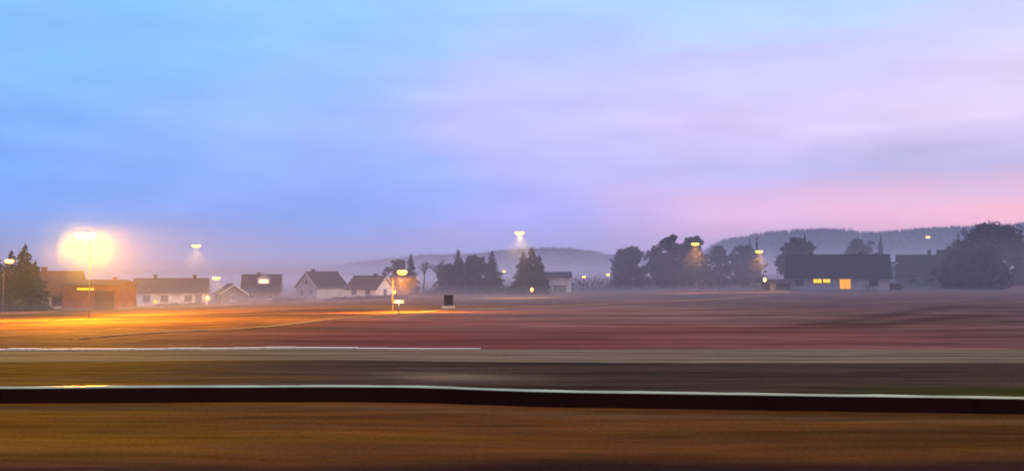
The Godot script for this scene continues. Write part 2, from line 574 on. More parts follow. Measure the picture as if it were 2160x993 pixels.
func hill(called: String, label: String, d: float, deep: float, ridge: Array, sd: int, trees: int, forest_label: String, tall: float) -> void:
	# ridge: [photo column, photo pixels above the horizon] along its crest, d metres off
	var pts := []
	for r in ridge: pts.append([(r[0] - 1080.0) / FOCAL * d, r[1] / FOCAL * d])
	var x0: float = pts[0][0]; var x1: float = pts[-1][0]
	var high := func(x: float, z: float) -> float:
		var t := clampf(1.0 - absf(-z - d) / deep, 0.0, 1.0)
		var base := -along(EDGE, x) + 2.0
		return base - 1.0 + (along(pts, x) + EYE.y - base) * (t * t * (3 - 2 * t)) * (1.0 + (0.06 if t < 0.97 else 0.0) * wander.get_noise_2d(x * 0.4, z * 0.4))
	var v := PackedVector3Array(); var idx := PackedInt32Array()
	var nx := 120; var nz := 24
	for i in nx + 1:
		for k in nz + 1:
			var x := lerpf(x0, x1, float(i) / nx); var z := -d + deep * (2.0 * k / nz - 1.0)
			v.push_back(Vector3(x, high.call(x, z), z))
	for i in nx:
		for k in nz:
			var p := i * (nz + 1) + k
			idx.append_array(PackedInt32Array([p, p + nz + 1, p + 1, p + 1, p + nz + 1, p + nz + 2]))
	var arr := []
	arr.resize(Mesh.ARRAY_MAX)
	arr[Mesh.ARRAY_VERTEX] = v; arr[Mesh.ARRAY_INDEX] = idx
	var mesh := ArrayMesh.new()
	mesh.add_surface_from_arrays(Mesh.PRIMITIVE_TRIANGLES, arr)
	tag(part(called, mesh, M.hill, self), label, "hill", "", "structure")
	rng.seed = sd
	var one := MultiMesh.new()
	one.transform_format = MultiMesh.TRANSFORM_3D
	one.mesh = conifer_crown(7.0, 2.0, 5).mesh() if false else small_tree()
	one.instance_count = trees
	for i in trees:
		var x := lerpf(x0, x1, rng.randf())
		var z := -d + deep * (rng.randf_range(-0.06, 0.05) if i % 3 == 0 else rng.randf_range(-0.1, 0.7))
		var k := tall * rng.randf_range(0.6, 1.25)
		var b := Basis(Vector3.UP, rng.randf() * TAU).scaled(Vector3(k * rng.randf_range(0.85, 1.3), k, k))
		one.set_instance_transform(i, Transform3D(b, Vector3(x, high.call(x, z) - 0.3, z)))
	var mm := MultiMeshInstance3D.new()
	mm.name = numbered("forest")
	mm.multimesh = one
	mm.material_override = M.far_tree
	add_child(mm)
	tag(mm, forest_label, "forest", "", "stuff")

func small_tree() -> ArrayMesh:      # one metre tall
	var s := Shape.new()
	rng.seed = 77
	s.tube([Vector3.ZERO, Vector3(0, 0.5, 0)], [0.03, 0.015], 4, false)
	for k in 40:
		var t := rng.randf()
		var a := rng.randf() * TAU
		var r := 0.28 * (1.0 - t) + 0.03
		var p := Vector3(0, 0.1 + 0.88 * t, 0)
		s.tri(p + Vector3(0, 0.06, 0), p + Vector3(cos(a) * r, -0.1, sin(a) * r), p + Vector3(cos(a + 0.9) * r, -0.08, sin(a + 0.9) * r))
	return s.mesh()

# ---------------------------------------------------------------- sky
const SKY_EL := [0.0, 1.6, 3.7, 6.2, 9.2, 12.7, 16.4, 24.0, 90.0]
const SKY_AZ := [-30.0, -16.0, 0.0, 16.0, 30.0]
const SKY := [
	[[115, 150, 208], [112, 150, 220], [180, 172, 236], [214, 184, 226], [252, 180, 188]],
	[[108, 148, 212], [110, 150, 222], [176, 170, 238], [232, 182, 216], [255, 176, 184]],
	[[100, 154, 236], [116, 160, 240], [166, 168, 243], [232, 184, 220], [255, 182, 192]],
	[[106, 162, 244], [130, 168, 246], [178, 179, 246], [192, 182, 236], [182, 174, 216]],
	[[110, 170, 248], [140, 178, 250], [186, 184, 250], [213, 198, 243], [226, 204, 238]],
	[[112, 182, 252], [140, 188, 254], [182, 191, 251], [202, 198, 246], [220, 208, 241]],
	[[106, 182, 252], [130, 192, 255], [156, 198, 255], [168, 207, 254], [188, 212, 243]],
	[[112, 178, 248], [132, 188, 250], [150, 194, 250], [164, 200, 248], [178, 204, 242]],
	[[140, 182, 240], [140, 182, 240], [140, 182, 240], [140, 182, 240], [140, 182, 240]]]

func sky_color(az: float, el: float) -> Vector3:
	var i := 0
	while i < SKY_EL.size() - 2 and el > SKY_EL[i + 1]: i += 1
	var t := clampf((el - SKY_EL[i]) / (SKY_EL[i + 1] - SKY_EL[i]), 0, 1)
	var a := clampf(az, -30.0, 30.0)
	var k := 0
	while k < 3 and a > SKY_AZ[k + 1]: k += 1
	var u := smoothstep(0.0, 1.0, (a - SKY_AZ[k]) / (SKY_AZ[k + 1] - SKY_AZ[k]))
	var c := Vector3.ZERO
	for q in [[i, k, (1 - t) * (1 - u)], [i + 1, k, t * (1 - u)], [i, k + 1, (1 - t) * u], [i + 1, k + 1, t * u]]:
		var s: Array = SKY[q[0]][q[1]]
		c += Vector3(s[0], s[1], s[2]) * float(q[2])
	return c

func make_sky() -> ImageTexture:
	var w := 1536; var h := 768
	var im := Image.create(w, h, false, Image.FORMAT_RGBF)
	var n := noise(0.035, false, 5, 4)
	var n2 := noise(0.012, false, 4, 9)
	for j in h:
		var el := 90.0 - (j + 0.5) / h * 180.0
		for i in w:
			if el < -1.0:
				im.set_pixel(i, j, Color(0.25, 0.25, 0.4))
				continue
			var az := fposmod((i + 0.5) / w * 360.0 + 180.0, 360.0) - 180.0
			var streak := n.get_noise_2d(az * 2.2, el * 11.0) * (1.0 if absf(az) < 90 else 0.5)
			var shift := n2.get_noise_2d(az * 3.0 + 40.0, el * 9.0)
			var c := sky_color(az + shift * 9.0, maxf(el, 0.0) + streak * 0.9)
			var away := smoothstep(30.0, 125.0, absf(az))
			c = c.lerp(Vector3(146, 176, 240), away * 0.9)
			c = c.lerp(Vector3(205, 208, 246), 0.16 * smoothstep(3.0, 9.0, el))
			c *= 1.0 + 0.05 * streak
			var low := exp(-pow(maxf(el, 0.0) / 5.0, 2.0)) * (0.28 + 0.1 * smoothstep(2.0, 28.0, az) * smoothstep(110.0, 40.0, az))
			var col := Color(c.x / 255.0, c.y / 255.0, c.z / 255.0).srgb_to_linear() * (1.0 + low)
			im.set_pixel(i, j, col)
	return ImageTexture.create_from_image(im)

func _ready() -> void:
	# ------------------------------------------------ camera, sky, sun, air
	var cam := Camera3D.new()
	cam.name = "camera"
	cam.position = EYE
	cam.rotation.x = PITCH
	cam.fov = rad_to_deg(2.0 * atan(496.5 / FOCAL))
	cam.far = 6000.0
	cam.near = 0.1
	var lens := CameraAttributesPhysical.new()
	lens.frustum_focal_length = 12.0 * FOCAL / 496.5
	lens.frustum_near = 0.1
	lens.frustum_far = 6000.0
	lens.frustum_focus_distance = 24.0
	lens.exposure_aperture = 1.1
	cam.attributes = lens
	add_child(cam)
	cam.current = true
	var env := Environment.new()
	env.background_mode = Environment.BG_SKY
	var sky := Sky.new()
	var pano := PanoramaSkyMaterial.new()
	pano.panorama = make_sky()
	sky.sky_material = pano
	env.sky = sky
	env.background_energy_multiplier = 0.7
	env.tonemap_mode = Environment.TONE_MAPPER_LINEAR
	env.tonemap_exposure = 1.7
	env.sdfgi_enabled = true
	env.ssao_enabled = true
	env.ssil_enabled = true
	env.fog_enabled = true
	env.fog_density = 0.00028
	env.fog_light_color = lin(0.66, 0.7, 0.96)
	env.volumetric_fog_enabled = true
	env.volumetric_fog_density = 0.0
	var we := WorldEnvironment.new()
	we.name = "world_environment"
	we.environment = env
	add_child(we)
	var sun := DirectionalLight3D.new()
	sun.name = "sun"
	sun.light_color = Color(1.0, 0.84, 0.7)
	sun.light_energy = 0.5
	sun.light_angular_distance = 30.0
	sun.shadow_enabled = true
	add_child(sun)
	sun.look_at_from_position(Vector3(60, 42, 22), Vector3.ZERO)

	# ------------------------------------------------ materials
	wander.seed = 3
	wander.noise_type = FastNoiseLite.TYPE_SIMPLEX_SMOOTH
	wander.frequency = 0.02
	wander.fractal_octaves = 4
	var streak := texture(noise(0.02, false, 5, 11), 512, Color(0.68, 0.68, 0.68), Color(1, 1, 1))
	var fine := texture(noise(0.06, false, 5, 23), 512, Color(0.6, 0.6, 0.6), Color(1, 1, 1))
	var soft := texture(noise(0.012, false, 4, 31), 256, Color(0.78, 0.78, 0.78), Color(1, 1, 1))
	var pits := texture(noise(0.05, false, 5, 43), 512, Color.BLACK, Color.WHITE, true)
	M.ground = surface(Color.WHITE, 0.95, 0.0, streak, Vector3(0.011, 0.14, 1), false, true)
	M.field = surface(Color.WHITE, 0.95, 0.0, streak, Vector3(0.008, 0.04, 1), false, true)
	for k in ["ground", "field"]:
		M[k].detail_enabled = true
		M[k].detail_albedo = fine
		M[k].detail_blend_mode = BaseMaterial3D.BLEND_MODE_MUL
		M[k].detail_uv_layer = BaseMaterial3D.DETAIL_UV_2
		M[k].uv2_scale = Vector3(0.35, 1.2, 1.0)
		M[k].metallic_specular = 0.05
		M[k].normal_enabled = true
		M[k].normal_texture = pits
		M[k].normal_scale = 0.5
	M.path = surface(lin(0.62, 0.3, 0.1), 0.95, 0.0, fine, Vector3.ONE * 0.4)  # orange of the lamplit streak is put into the path colour
	M.path.metallic_specular = 0.05
	M.hill = surface(lin(0.035, 0.04, 0.04), 1.0, 0.0, soft, Vector3.ONE * 0.01)
	M.far_tree = surface(lin(0.025, 0.032, 0.032), 1.0)
	M.bark = surface(lin(0.035, 0.025, 0.022), 0.95, 0.0, fine, Vector3.ONE)
	M.spruce = surface(lin(0.022, 0.026, 0.026), 0.9, 0.0, null, Vector3.ONE, true, true)
	M.left_spruce = surface(lin(0.035, 0.045, 0.02), 0.9, 0.0, null, Vector3.ONE, true, true)
	M.leaf = surface(lin(0.03, 0.027, 0.032), 0.9, 0.0, null, Vector3.ONE, true, true)
	M.hedge = surface(lin(0.03, 0.025, 0.03), 0.9, 0.0, null, Vector3.ONE, true, true)
	M.pole = surface(lin(0.13, 0.125, 0.14), 0.6, 0.2)
	M.metal = surface(lin(0.12, 0.12, 0.13), 0.5, 0.4)
	M.concrete = surface(lin(0.3, 0.29, 0.27), 0.9, 0.0, fine, Vector3.ONE * 0.5)
	M.trim = surface(lin(0.55, 0.54, 0.5), 0.7)
	M.white_wall = surface(lin(0.92, 0.86, 0.78), 0.8, 0.0, soft, Vector3.ONE * 0.2)
	M.pale_wall = surface(lin(0.52, 0.5, 0.52), 0.8, 0.0, soft, Vector3.ONE * 0.2)
	M.grey_wall = surface(lin(0.2, 0.18, 0.18), 0.85, 0.0, soft, Vector3.ONE * 0.2)
	M.dim_wall = surface(lin(0.5, 0.4, 0.38), 0.85, 0.0, soft, Vector3.ONE * 0.2)
	M.red_wall = surface(lin(0.3, 0.1, 0.05), 0.85, 0.0, soft, Vector3.ONE * 0.2)
	M.dark_wall = surface(lin(0.035, 0.03, 0.035), 0.9, 0.0, soft, Vector3.ONE * 0.2)
	M.dark_roof = surface(lin(0.01, 0.01, 0.02), 0.75, 0.0, soft, Vector3.ONE * 0.3)
	M.slate_roof = surface(lin(0.02, 0.021, 0.035), 0.8, 0.0, soft, Vector3.ONE * 0.3)
	M.brown_roof = surface(lin(0.1, 0.06, 0.045), 0.85, 0.0, soft, Vector3.ONE * 0.3)
	M.red_roof = surface(lin(0.22, 0.08, 0.04), 0.85, 0.0, soft, Vector3.ONE * 0.3)
	M.grey_roof = surface(lin(0.07, 0.055, 0.05), 0.85, 0.0, soft, Vector3.ONE * 0.3)
	M.pane = surface(lin(0.05, 0.055, 0.07), 0.15)
	M.kerb = surface(lin(0.95, 0.84, 0.62), 0.8, 0.0, fine, Vector3.ONE * 0.6)
	M.iron = surface(lin(0.03, 0.006, 0.003), 0.8, 0.0, fine, Vector3(0.3, 3.0, 0.3))
	M.iron.metallic_specular = 0.1
	M.polished = surface(lin(1.0, 0.84, 0.4), 0.3, 0.85, soft, Vector3(0.2, 2, 2))
	M.polished.metallic_specular = 0.8
	M.yellow_window = glow(Color(1.0, 0.84, 0.05), 0.8)
	M.yellow_window.albedo_color = Color(0.3, 0.25, 0.1)
	M.amber_window = glow(Color(1.0, 0.66, 0.0), 0.72)
	M.amber_window.albedo_color = Color(0.3, 0.2, 0.1)
	M.cream_window = glow(Color(1.0, 0.85, 0.68), 0.75)

	# ------------------------------------------------ ground
	var zf := func(x: float) -> float: return along(FENCE, x)
	var road_near := func(x: float) -> float: return 24.3 + 0.9 * exp(-pow((x + 6.0) / 5.0, 2)) + 0.12 * wander.get_noise_1d(x * 20.0)
	var road_far := func(x: float) -> float: return 28.7 - 0.6 * smoothstep(-6.0, -14.0, x)
	var blot := func(x: float, d: float, sx: float, sd: float) -> float: return wander.get_noise_2d(x * sx, d * sd)
	var lamplit_ochre := Vector3(0.46, 0.18, 0.012); var brown := Vector3(0.29, 0.1, 0.022); var umber := Vector3(0.21, 0.08, 0.014)  # the first tone paints orange lamplight into the gravel at left
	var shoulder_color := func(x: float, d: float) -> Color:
		var c := lamplit_ochre.lerp(brown, smoothstep(-8.0, -1.0, x + 5.0 * blot.call(x, d, 4.0, 40.0))).lerp(umber, smoothstep(1.0, 7.0, x))
		c *= 1.0 + 0.4 * blot.call(x, d, 2.0, 40.0)
		c = c.lerp(Vector3(0.42, 0.17, 0.015), 0.5 * smoothstep(0.1, 0.4, blot.call(x + 200.0, d, 1.2, 18.0)))
		c = c.lerp(Vector3(0.16, 0.07, 0.03), 0.6 * smoothstep(0.05, 0.4, blot.call(x - 300.0, d, 1.0, 22.0)))
		c *= 1.0
		c = c.lerp(Vector3(0.34, 0.17, 0.065), 0.55 * exp(-pow((d - along(FENCE, x) + 0.75) / 0.28, 2)))
		c = c.lerp(Vector3(0.07, 0.03, 0.025), 0.9 * smoothstep(10.6, 9.3, d + 1.2 * blot.call(x + 90, d, 5.0, 30.0)))
		return Color(c.x, c.y, c.z)
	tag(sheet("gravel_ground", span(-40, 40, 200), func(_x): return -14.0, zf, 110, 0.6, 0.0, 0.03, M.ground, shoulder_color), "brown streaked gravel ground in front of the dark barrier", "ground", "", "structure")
	var verge_color := func(x: float, d: float) -> Color:
		var c := Vector3(0.27, 0.12, 0.013).lerp(Vector3(0.14, 0.083, 0.048), smoothstep(-12.0, -3.0, x + 4.0 * blot.call(x, d, 4.0, 30.0)))  # left end of the verge has orange lamplight painted in
		c = c.lerp(Vector3(0.4, 0.28, 0.15), 0.9 * exp(-pow((x + 1.3) / 1.5, 2) - pow((d - 19.6 + 0.4 * x) / 1.2, 2)))
		c = c.lerp(Vector3(0.12, 0.11, 0.01), smoothstep(4.0, 8.0, x) * smoothstep(19.0, 15.0, d))
		c *= 1.0 + 0.5 * blot.call(x + 30.0, d, 3.0, 30.0)
		return Color(c.x, c.y, c.z)
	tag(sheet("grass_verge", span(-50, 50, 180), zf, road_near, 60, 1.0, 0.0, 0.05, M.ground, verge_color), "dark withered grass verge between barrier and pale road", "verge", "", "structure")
	var road_color := func(x: float, d: float) -> Color:
		var c := Vector3(0.46, 0.3, 0.12).lerp(Vector3(0.42, 0.29, 0.17), smoothstep(-12.0, -3.0, x))
		c *= 1.0 + 0.3 * blot.call(x + 60.0, d, 2.5, 50.0)
		return Color(c.x, c.y, c.z)
	tag(sheet("road", span(-60, 60, 150), road_near, road_far, 20, 1.0, 0.0, 0.015, M.ground, road_color), "pale gravel road running along the edge of the field", "road", "", "structure")
	var way := []
	for p in [[150, 717], [280, 706], [430, 697], [570, 689], [700, 673], [860, 661], [960, 654], [1090, 649], [1300, 641], [1500, 632], [1640, 622]]: way.append(on_ground(p[0], p[1]))
	var divide := []
	for p in way: divide.append([p.x, -p.z])
	var tracks := []                     # damp dark furrows: [x, distance] along each
	for list in [[[1560, 702], [1700, 686], [1830, 672], [1940, 656], [2050, 642]], [[1150, 647], [1260, 643], [1350, 640], [1470, 636]], [[560, 662], [700, 658], [800, 655], [890, 650]], [[1640, 697], [1800, 690], [1980, 672], [2120, 662]]]:
		var q := []
		for p in list:
			var at_ := on_ground(p[0], p[1])
			q.append([at_.x, -at_.z])
		tracks.append(q)
	var field_color := func(x: float, d: float) -> Color:
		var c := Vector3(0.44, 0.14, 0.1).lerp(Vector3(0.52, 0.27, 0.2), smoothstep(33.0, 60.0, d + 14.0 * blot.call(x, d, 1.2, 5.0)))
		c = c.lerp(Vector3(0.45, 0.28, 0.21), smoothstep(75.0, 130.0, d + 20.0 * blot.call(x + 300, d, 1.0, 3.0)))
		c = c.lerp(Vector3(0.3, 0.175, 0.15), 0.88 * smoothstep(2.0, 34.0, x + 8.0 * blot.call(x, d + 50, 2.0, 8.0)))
		c = c.lerp(Vector3(0.5, 0.2, 0.06), 0.85 * smoothstep(-5.0, -15.0, x + 2.5 * blot.call(x, d, 2.0, 6.0)))  # lamplight painted as orange into the soil on the left
		c = c.lerp(Vector3(0.6, 0.25, 0.07), 0.9 * smoothstep(-0.5, 1.5, d - along(divide, x)) * smoothstep(12.0, -10.0, x) * smoothstep(92.0, 80.0, d))  # brighter painted lamplight on the soil beyond the path
		for q in tracks:
			if x > q[0][0] and x < q[-1][0]:
				c *= 1.0 - 0.55 * exp(-pow((d - along(q, x)) / 1.5, 2)) * smoothstep(0.0, 6.0, minf(x - q[0][0], q[-1][0] - x))
		c *= 1.0 + 0.4 * blot.call(x, d, 1.0, 8.0)
		return Color(c.x, c.y, c.z)
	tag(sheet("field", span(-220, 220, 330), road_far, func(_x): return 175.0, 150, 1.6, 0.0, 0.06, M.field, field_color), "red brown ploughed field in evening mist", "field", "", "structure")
	tag(sheet("far_meadow", span(-2600, 2600, 200), func(_x): return 175.0, func(_x): return 3200.0, 40, 2.0, 0.0, 0.0, M.field, func(_x, _d): return Color(0.2, 0.16, 0.15)), "far flat meadow fading into mist", "field", "", "structure")
	tag(ribbon("field_path", way, 0.9, 0.05, M.path), "sandy path with orange lamplight painted in slanting across the field past the dark box", "path", "", "structure")
	var k := Shape.new()
	var kx := -20.0
	while kx < -1.0:
		var a := Vector3(kx, -0.38, -road_far.call(kx) - 0.1); var b := Vector3(kx + 0.98, -0.38, -road_far.call(kx + 0.98) - 0.1)
		rng.seed = int(kx * 7.0) + 900
		if rng.randf() > 0.1 + 0.25 * smoothstep(-6.0, -1.0, kx):
			k.box((a + b) / 2 + Vector3(0, rng.randf_range(-0.03, 0.0) - 0.06 * smoothstep(-9.0, -1.0, kx), 0), Vector3(0.99, 0.09, 0.3), Basis(Vector3.UP, atan2(a.z - b.z, b.x - a.x)))
		kx += 1.0
	tag(part("kerb", k, M.kerb, self), "thin pale kerb along the far road edge", "kerb", "", "structure")

	# ------------------------------------------------ barrier in the foreground
	var rail := thing("guard_rail", "long low dark iron barrier with bright top rail across the foreground", "guard rail", Vector3(0, 0, -14))
	var face := Shape.new(); var cap := Shape.new()
	var xs := span(-30, 30, 240)
	for i in 240:
		var p := []
		for q in [[xs[i], 0.0, 0.04], [xs[i + 1], 0.0, 0.04], [xs[i + 1], 0.0, -0.06], [xs[i], 0.0, -0.06]]: p.append(Vector3(q[0], -0.05, 14.0 - zf.call(q[0]) + q[2]))
		for q in [[xs[i], 0.04], [xs[i + 1], 0.04], [xs[i + 1], -0.06], [xs[i], -0.06]]: p.append(Vector3(q[0], 0.215, 14.0 - zf.call(q[0]) + q[1]))
		face.hull8(p, (p[0] + p[6]) / 2.0)
	var spine := []; var thick := []
	for x in xs:
		spine.append(Vector3(x, 0.224 + 0.006 * wander.get_noise_1d(x * 25.0 + 70.0), 14.0 - zf.call(x))); thick.append(0.029 * (1.0 + 0.22 * wander.get_noise_1d(x * 60.0)))
	cap.tube(spine, thick, 10)
	part("side_plate", face, M.iron, rail)
	for i in range(4, 240, 12):
		var sp := Shape.new()
		sp.box(Vector3(xs[i], 0.1, 14.0 - zf.call(xs[i]) + 0.048), Vector3(0.3, 0.19, 0.02), Basis(Vector3.UP, atan2(zf.call(xs[i + 1]) - zf.call(xs[i]), 0.25)))
		for bx in [-0.09, 0.09]:
			for by in [0.05, 0.15]: sp.box(Vector3(xs[i] + bx, by, 14.0 - zf.call(xs[i]) + 0.06), Vector3(0.03, 0.03, 0.02))
		part("splice_plate", sp, M.iron, rail)
		var ps := Shape.new()
		ps.box(Vector3(xs[i], 0.0, 14.0 - zf.call(xs[i]) - 0.12), Vector3(0.1, 0.36, 0.11))
		part("post", ps, M.iron, rail)
	part("top_rail", cap, M.polished, rail)

	# ------------------------------------------------ hills and the woods on them
	hill("hill", "wooded hill rising into pink sky on the right", 1700.0, 560.0, [[1380, 0], [1450, 20], [1530, 62], [1600, 74], [1700, 84], [1750, 84], [1800, 80], [1850, 76], [1900, 82], [2000, 88], [2100, 91], [2160, 97], [2300, 105], [2600, 80], [2900, 0]], 21, 5200, "dark conifer wood covering the right hill", 8.0)
	hill("hill", "long low wooded hill behind the middle of the village", 1350.0, 420.0, [[600, -4], [720, 8], [760, 17], [820, 24], [900, 32], [1000, 34], [1080, 43], [1120, 47], [1200, 46], [1250, 40], [1290, 30], [1400, 18], [1600, 6], [1800, -4]], 22, 4200, "conifer wood covering the low middle hill", 4.5)
	hill("hill", "faint low ridge far behind the left houses", 1000.0, 250.0, [[-300, -6], [0, -4], [200, -3], [330, -1], [430, 3], [520, 0], [640, -2], [760, -5]], 23, 1600, "faint wood on the far left ridge", 4.0)

	# ------------------------------------------------ mist
	var air := lin(0.97, 0.84, 0.97)
	var lowest := -7.5
	for q in [[16.0, 86.0, 0.0005], [11.0, 76.0, 0.0005], [7.5, 66.0, 0.0006], [5.4, 58.0, 0.0007], [-0.4, 56.0, 0.0018], [-1.0, 52.0, 0.0016], [-1.7, 46.0, 0.0012], [-2.4, 42.0, 0.001]]:
		var top: float = q[0]; var near: float = q[1]
		mist("pale evening mist lying over the village and the far field", Vector3(10.0, (top + lowest) / 2.0, -(near + 860.0) / 2.0), Vector3(1500.0, top - lowest, 860.0 - near), q[2], air).set_meta("group", "layers of evening mist")
	# ------------------------------------------------ houses, left to right
	var h: Node3D
	var white_trim: Material = M.trim
	M.trim = M.red_wall
	h = house("red_house", "red brown house with orange lit roof beside the dark left spruces", "house", 112, 103, 0.3, Vector3(5.6, 1.9, 6.0), 2.4, M.white_wall, M.red_roof)
	chimney(h, -1.0, 0.5, 0.6, M.red_wall)
	window(h, "front", -1.3, 1.2, 0.9, 1.0, M.pane); window(h, "front", 0.9, 1.2, 0.9, 1.0, M.pane)
	h = house("garage", "orange brown garage block glowing behind the brightest street lamp", "garage", 212, 100, 0.0, Vector3(6.0, 2.8, 5.0), 0.3, M.red_wall, M.red_roof, 0.12)
	chimney(h, 1.6, 0.3, 0.45, M.red_wall)
	window(h, "front", -0.5, 2.35, 1.9, 0.22, M.yellow_window, 0, "strip_light")
	door(h, "front", 1.6, 2.2, 2.1, M.brown_roof)
	M.trim = white_trim
	h = house("long_white_house", "long white house with brown roof and two chimneys", "house", 362, 150, 0.3, Vector3(11.4, 2.5, 7.0), 2.0, M.white_wall, M.grey_roof)
	chimney(h, -2.6, 0.55, 0.75, M.dark_wall); chimney(h, 3.6, 0.55, 0.75, M.dark_wall)
	for u in [-3.6, -0.9, 2.8]: window(h, "front", u, 1.35, 1.1, 1.1, M.pane)
	window(h, "front", -2.3, 0.9, 0.5, 0.6, M.yellow_window, 0)
	window(h, "left", 0.0, 1.4, 1.0, 1.1, M.pane)
	door(h, "front", 4.4, 1.0, 2.0, M.grey_wall)
	h = house("small_house", "small low grey house with pointed gable right of the long white house", "house", 486, 158, -1.1, Vector3(6.5, 1.9, 4.4), 1.5, M.grey_wall, M.slate_roof)
	window(h, "right", 0.0, 1.2, 0.9, 1.0, M.pane)
	window(h, "front", 1.0, 1.2, 0.9, 1.0, M.pane)
	h = house("dormer_house", "dark roofed house with a bright white dormer window", "house", 552, 165, 0.22, Vector3(6.6, 2.0, 6.6), 2.9, M.grey_wall, M.slate_roof)
	dormer(h, 0.4, 2.1, 1.05, 2.4, 1.9, M.white_wall, M.pale_wall, M.cream_window)
	chimney(h, -0.6, 0.5, 0.5, M.dark_wall)
	window(h, "front", -1.6, 1.2, 1.0, 1.1, M.pane); window(h, "front", 1.6, 1.2, 1.0, 1.1, M.pane)
	h = house("gabled_house", "pale grey house with tall gable and dark slate roof", "house", 678, 172, 0.85, Vector3(7.0, 2.5, 6.6), 2.6, M.pale_wall, M.slate_roof)
	chimney(h, -2.0, 0.5, 0.6, M.dark_wall)
	window(h, "left", 0.0, 3.3, 0.9, 0.9, M.pane); window(h, "left", -1.5, 1.3, 1.0, 1.1, M.pane); window(h, "left", 1.5, 1.3, 1.0, 1.1, M.pane)
	h = house("brown_house", "brown roofed house with white walls left of the low orange lamp", "house", 780, 160, -0.45, Vector3(6.4, 1.9, 5.2), 2.0, M.white_wall, M.brown_roof)
	window(h, "front", -1.6, 1.2, 1.0, 1.0, M.pane); window(h, "front", 1.4, 1.2, 1.0, 1.0, M.pane); window(h, "right", 0.0, 1.2, 0.9, 1.0, M.pane)
	chimney(h, 1.2, 0.5, 0.5, M.dark_wall)
	h = house("flat_roofed_house", "pale house with low dark roof and wide garage door behind the big spruce", "house", 1172, 165, 0.0, Vector3(5.4, 2.9, 6.0), 0.75, M.pale_wall, M.slate_roof, 0.25)
	window(h, "front", -1.8, 2.0, 0.9, 0.9, M.pane)
	door(h, "front", 0.6, 2.4, 1.5, M.grey_wall)
	M.trim = surface(lin(0.09, 0.08, 0.09), 0.8)
	h = house("farmhouse", "long low farmhouse with dark roof and glowing windows on the right", "house", 1766, 152, -0.34, Vector3(16.0, 2.45, 8.2), 3.55, M.dim_wall, M.dark_roof, 0.45)
	chimney(h, -4.1, 0.6, 0.6, M.dark_wall); chimney(h, 3.9, 0.6, 0.5, M.dark_wall)
	var pipe := Shape.new()
	pipe.tube([Vector3(4.3, 3.2, 3.0), Vector3(4.3, 4.3, 3.0)], [0.14, 0.14], 8)
	part("vent_pipe", pipe, M.trim, h.get_node("roof"))
	window(h, "front", -3.1, 1.75, 1.3, 0.75, M.yellow_window, 1); window(h, "front", -1.65, 1.8, 1.1, 0.75, M.yellow_window, 1)
	window(h, "front", 1.25, 1.35, 1.7, 1.9, M.amber_window, 1, "glazed_door")
	window(h, "front", -6.0, 1.5, 1.2, 0.9, M.pane)
	window(h, "front", 5.6, 1.5, 1.2, 0.9, M.pane)
	M.trim = white_trim
	h = house("pale_annex", "pale gable end showing just past the dark farmhouse roof", "house", 1886, 176, -1.8, Vector3(7.0, 3.2, 4.0), 1.6, M.pale_wall, M.slate_roof)
	window(h, "right", 0.0, 1.9, 0.8, 0.9, M.pane)
	M.trim = surface(lin(0.06, 0.055, 0.065), 0.8)
	h = house("barn", "tall dark barn under the huge tree at the far right", "barn", 2046, 168, -0.42, Vector3(10.2, 2.5, 8.0), 4.4, M.dim_wall, M.dark_roof, 0.4)
	window(h, "front", -2.5, 1.4, 1.2, 0.6, M.pane); window(h, "front", 0.2, 1.4, 1.2, 0.6, M.pane)
	door(h, "front", 3.0, 2.4, 2.3, M.dark_wall)
	h = house("barn", "lower dark barn between the farmhouse and the tall barn", "barn", 1943, 172, -0.42, Vector3(8.0, 2.5, 7.0), 3.6, M.grey_wall, M.dark_roof, 0.4)
	window(h, "front", -1.5, 1.4, 1.2, 0.6, M.pane); window(h, "front", 1.5, 1.4, 1.2, 0.6, M.pane)
	chimney(h, 1.6, 0.6, 1.0, M.dark_wall)
	h = house("shed", "small dark shed at the left end of the farmhouse", "shed", 1637, 150, 0.0, Vector3(4.2, 1.5, 2.5), 0.3, M.dark_wall, M.dark_roof, 0.1)
	door(h, "front", -0.9, 0.9, 1.4, M.grey_wall)

	# ------------------------------------------------ trees and hedges
	var g := "dark trees at the left edge"
	conifer("spruce cut by the left edge of the picture, left of the small lamp", -14, 92, 528, 130, 101, M.left_spruce, g)
	conifer("low spruce right behind the small orange lamp at the left edge", 22, 93, 527, 120, 102, M.left_spruce, g)
	conifer("tallest of the left spruces with a sharp dark tip", 50, 91, 512, 118, 103, M.left_spruce, g)
	conifer("short spruce touching the red brown house", 72, 93, 548, 92, 104, M.left_spruce, g)
	hedge("bush", "brown bush in front of the left spruces", "bush", [spot(-30, 88), spot(40, 88), spot(84, 90)], 2.6, 2.2, 105, M.left_spruce)
	g = "trees behind the village"
	broadleaf("small round tree with a bushy top left of the slim conifer", 838, 190, 541, 56, 111, M.leaf, g, 0.8, 0.04)
	conifer("slim dark conifer above the low orange lamp", 866, 176, 533, 54, 112, M.spruce, g)
	bare_tree("leafless thin tree right of the slim conifer", 893, 182, 538, 113, g)
	bare_tree("leafless tree with spread twigs left of the spruce group", 925, 186, 541, 114, g)
	broadleaf("rounded tree with a low crown left of the forked tree", 945, 182, 550, 60, 115, M.leaf, g, 0.8)
	conifer("tree with dark forked top in the middle group", 966, 174, 524, 74, 116, M.spruce, g)
	broadleaf("broad dark tree in the centre of the middle group", 1000, 176, 532, 76, 117, M.leaf, g, 1.0, 0.05)
	conifer("pointed spruce at the right end of the middle group", 1038, 172, 526, 78, 118, M.spruce, g)
	conifer("large broad spruce standing alone before the flat roofed house", 1122, 158, 520, 108, 119, M.spruce, g)
	conifer("lower left tip joined to the large lone spruce", 1104, 161, 527, 84, 120, M.spruce, g)
	conifer("lower right shoulder tip of the large lone spruce", 1138, 160, 536, 64, 150, M.spruce, g)
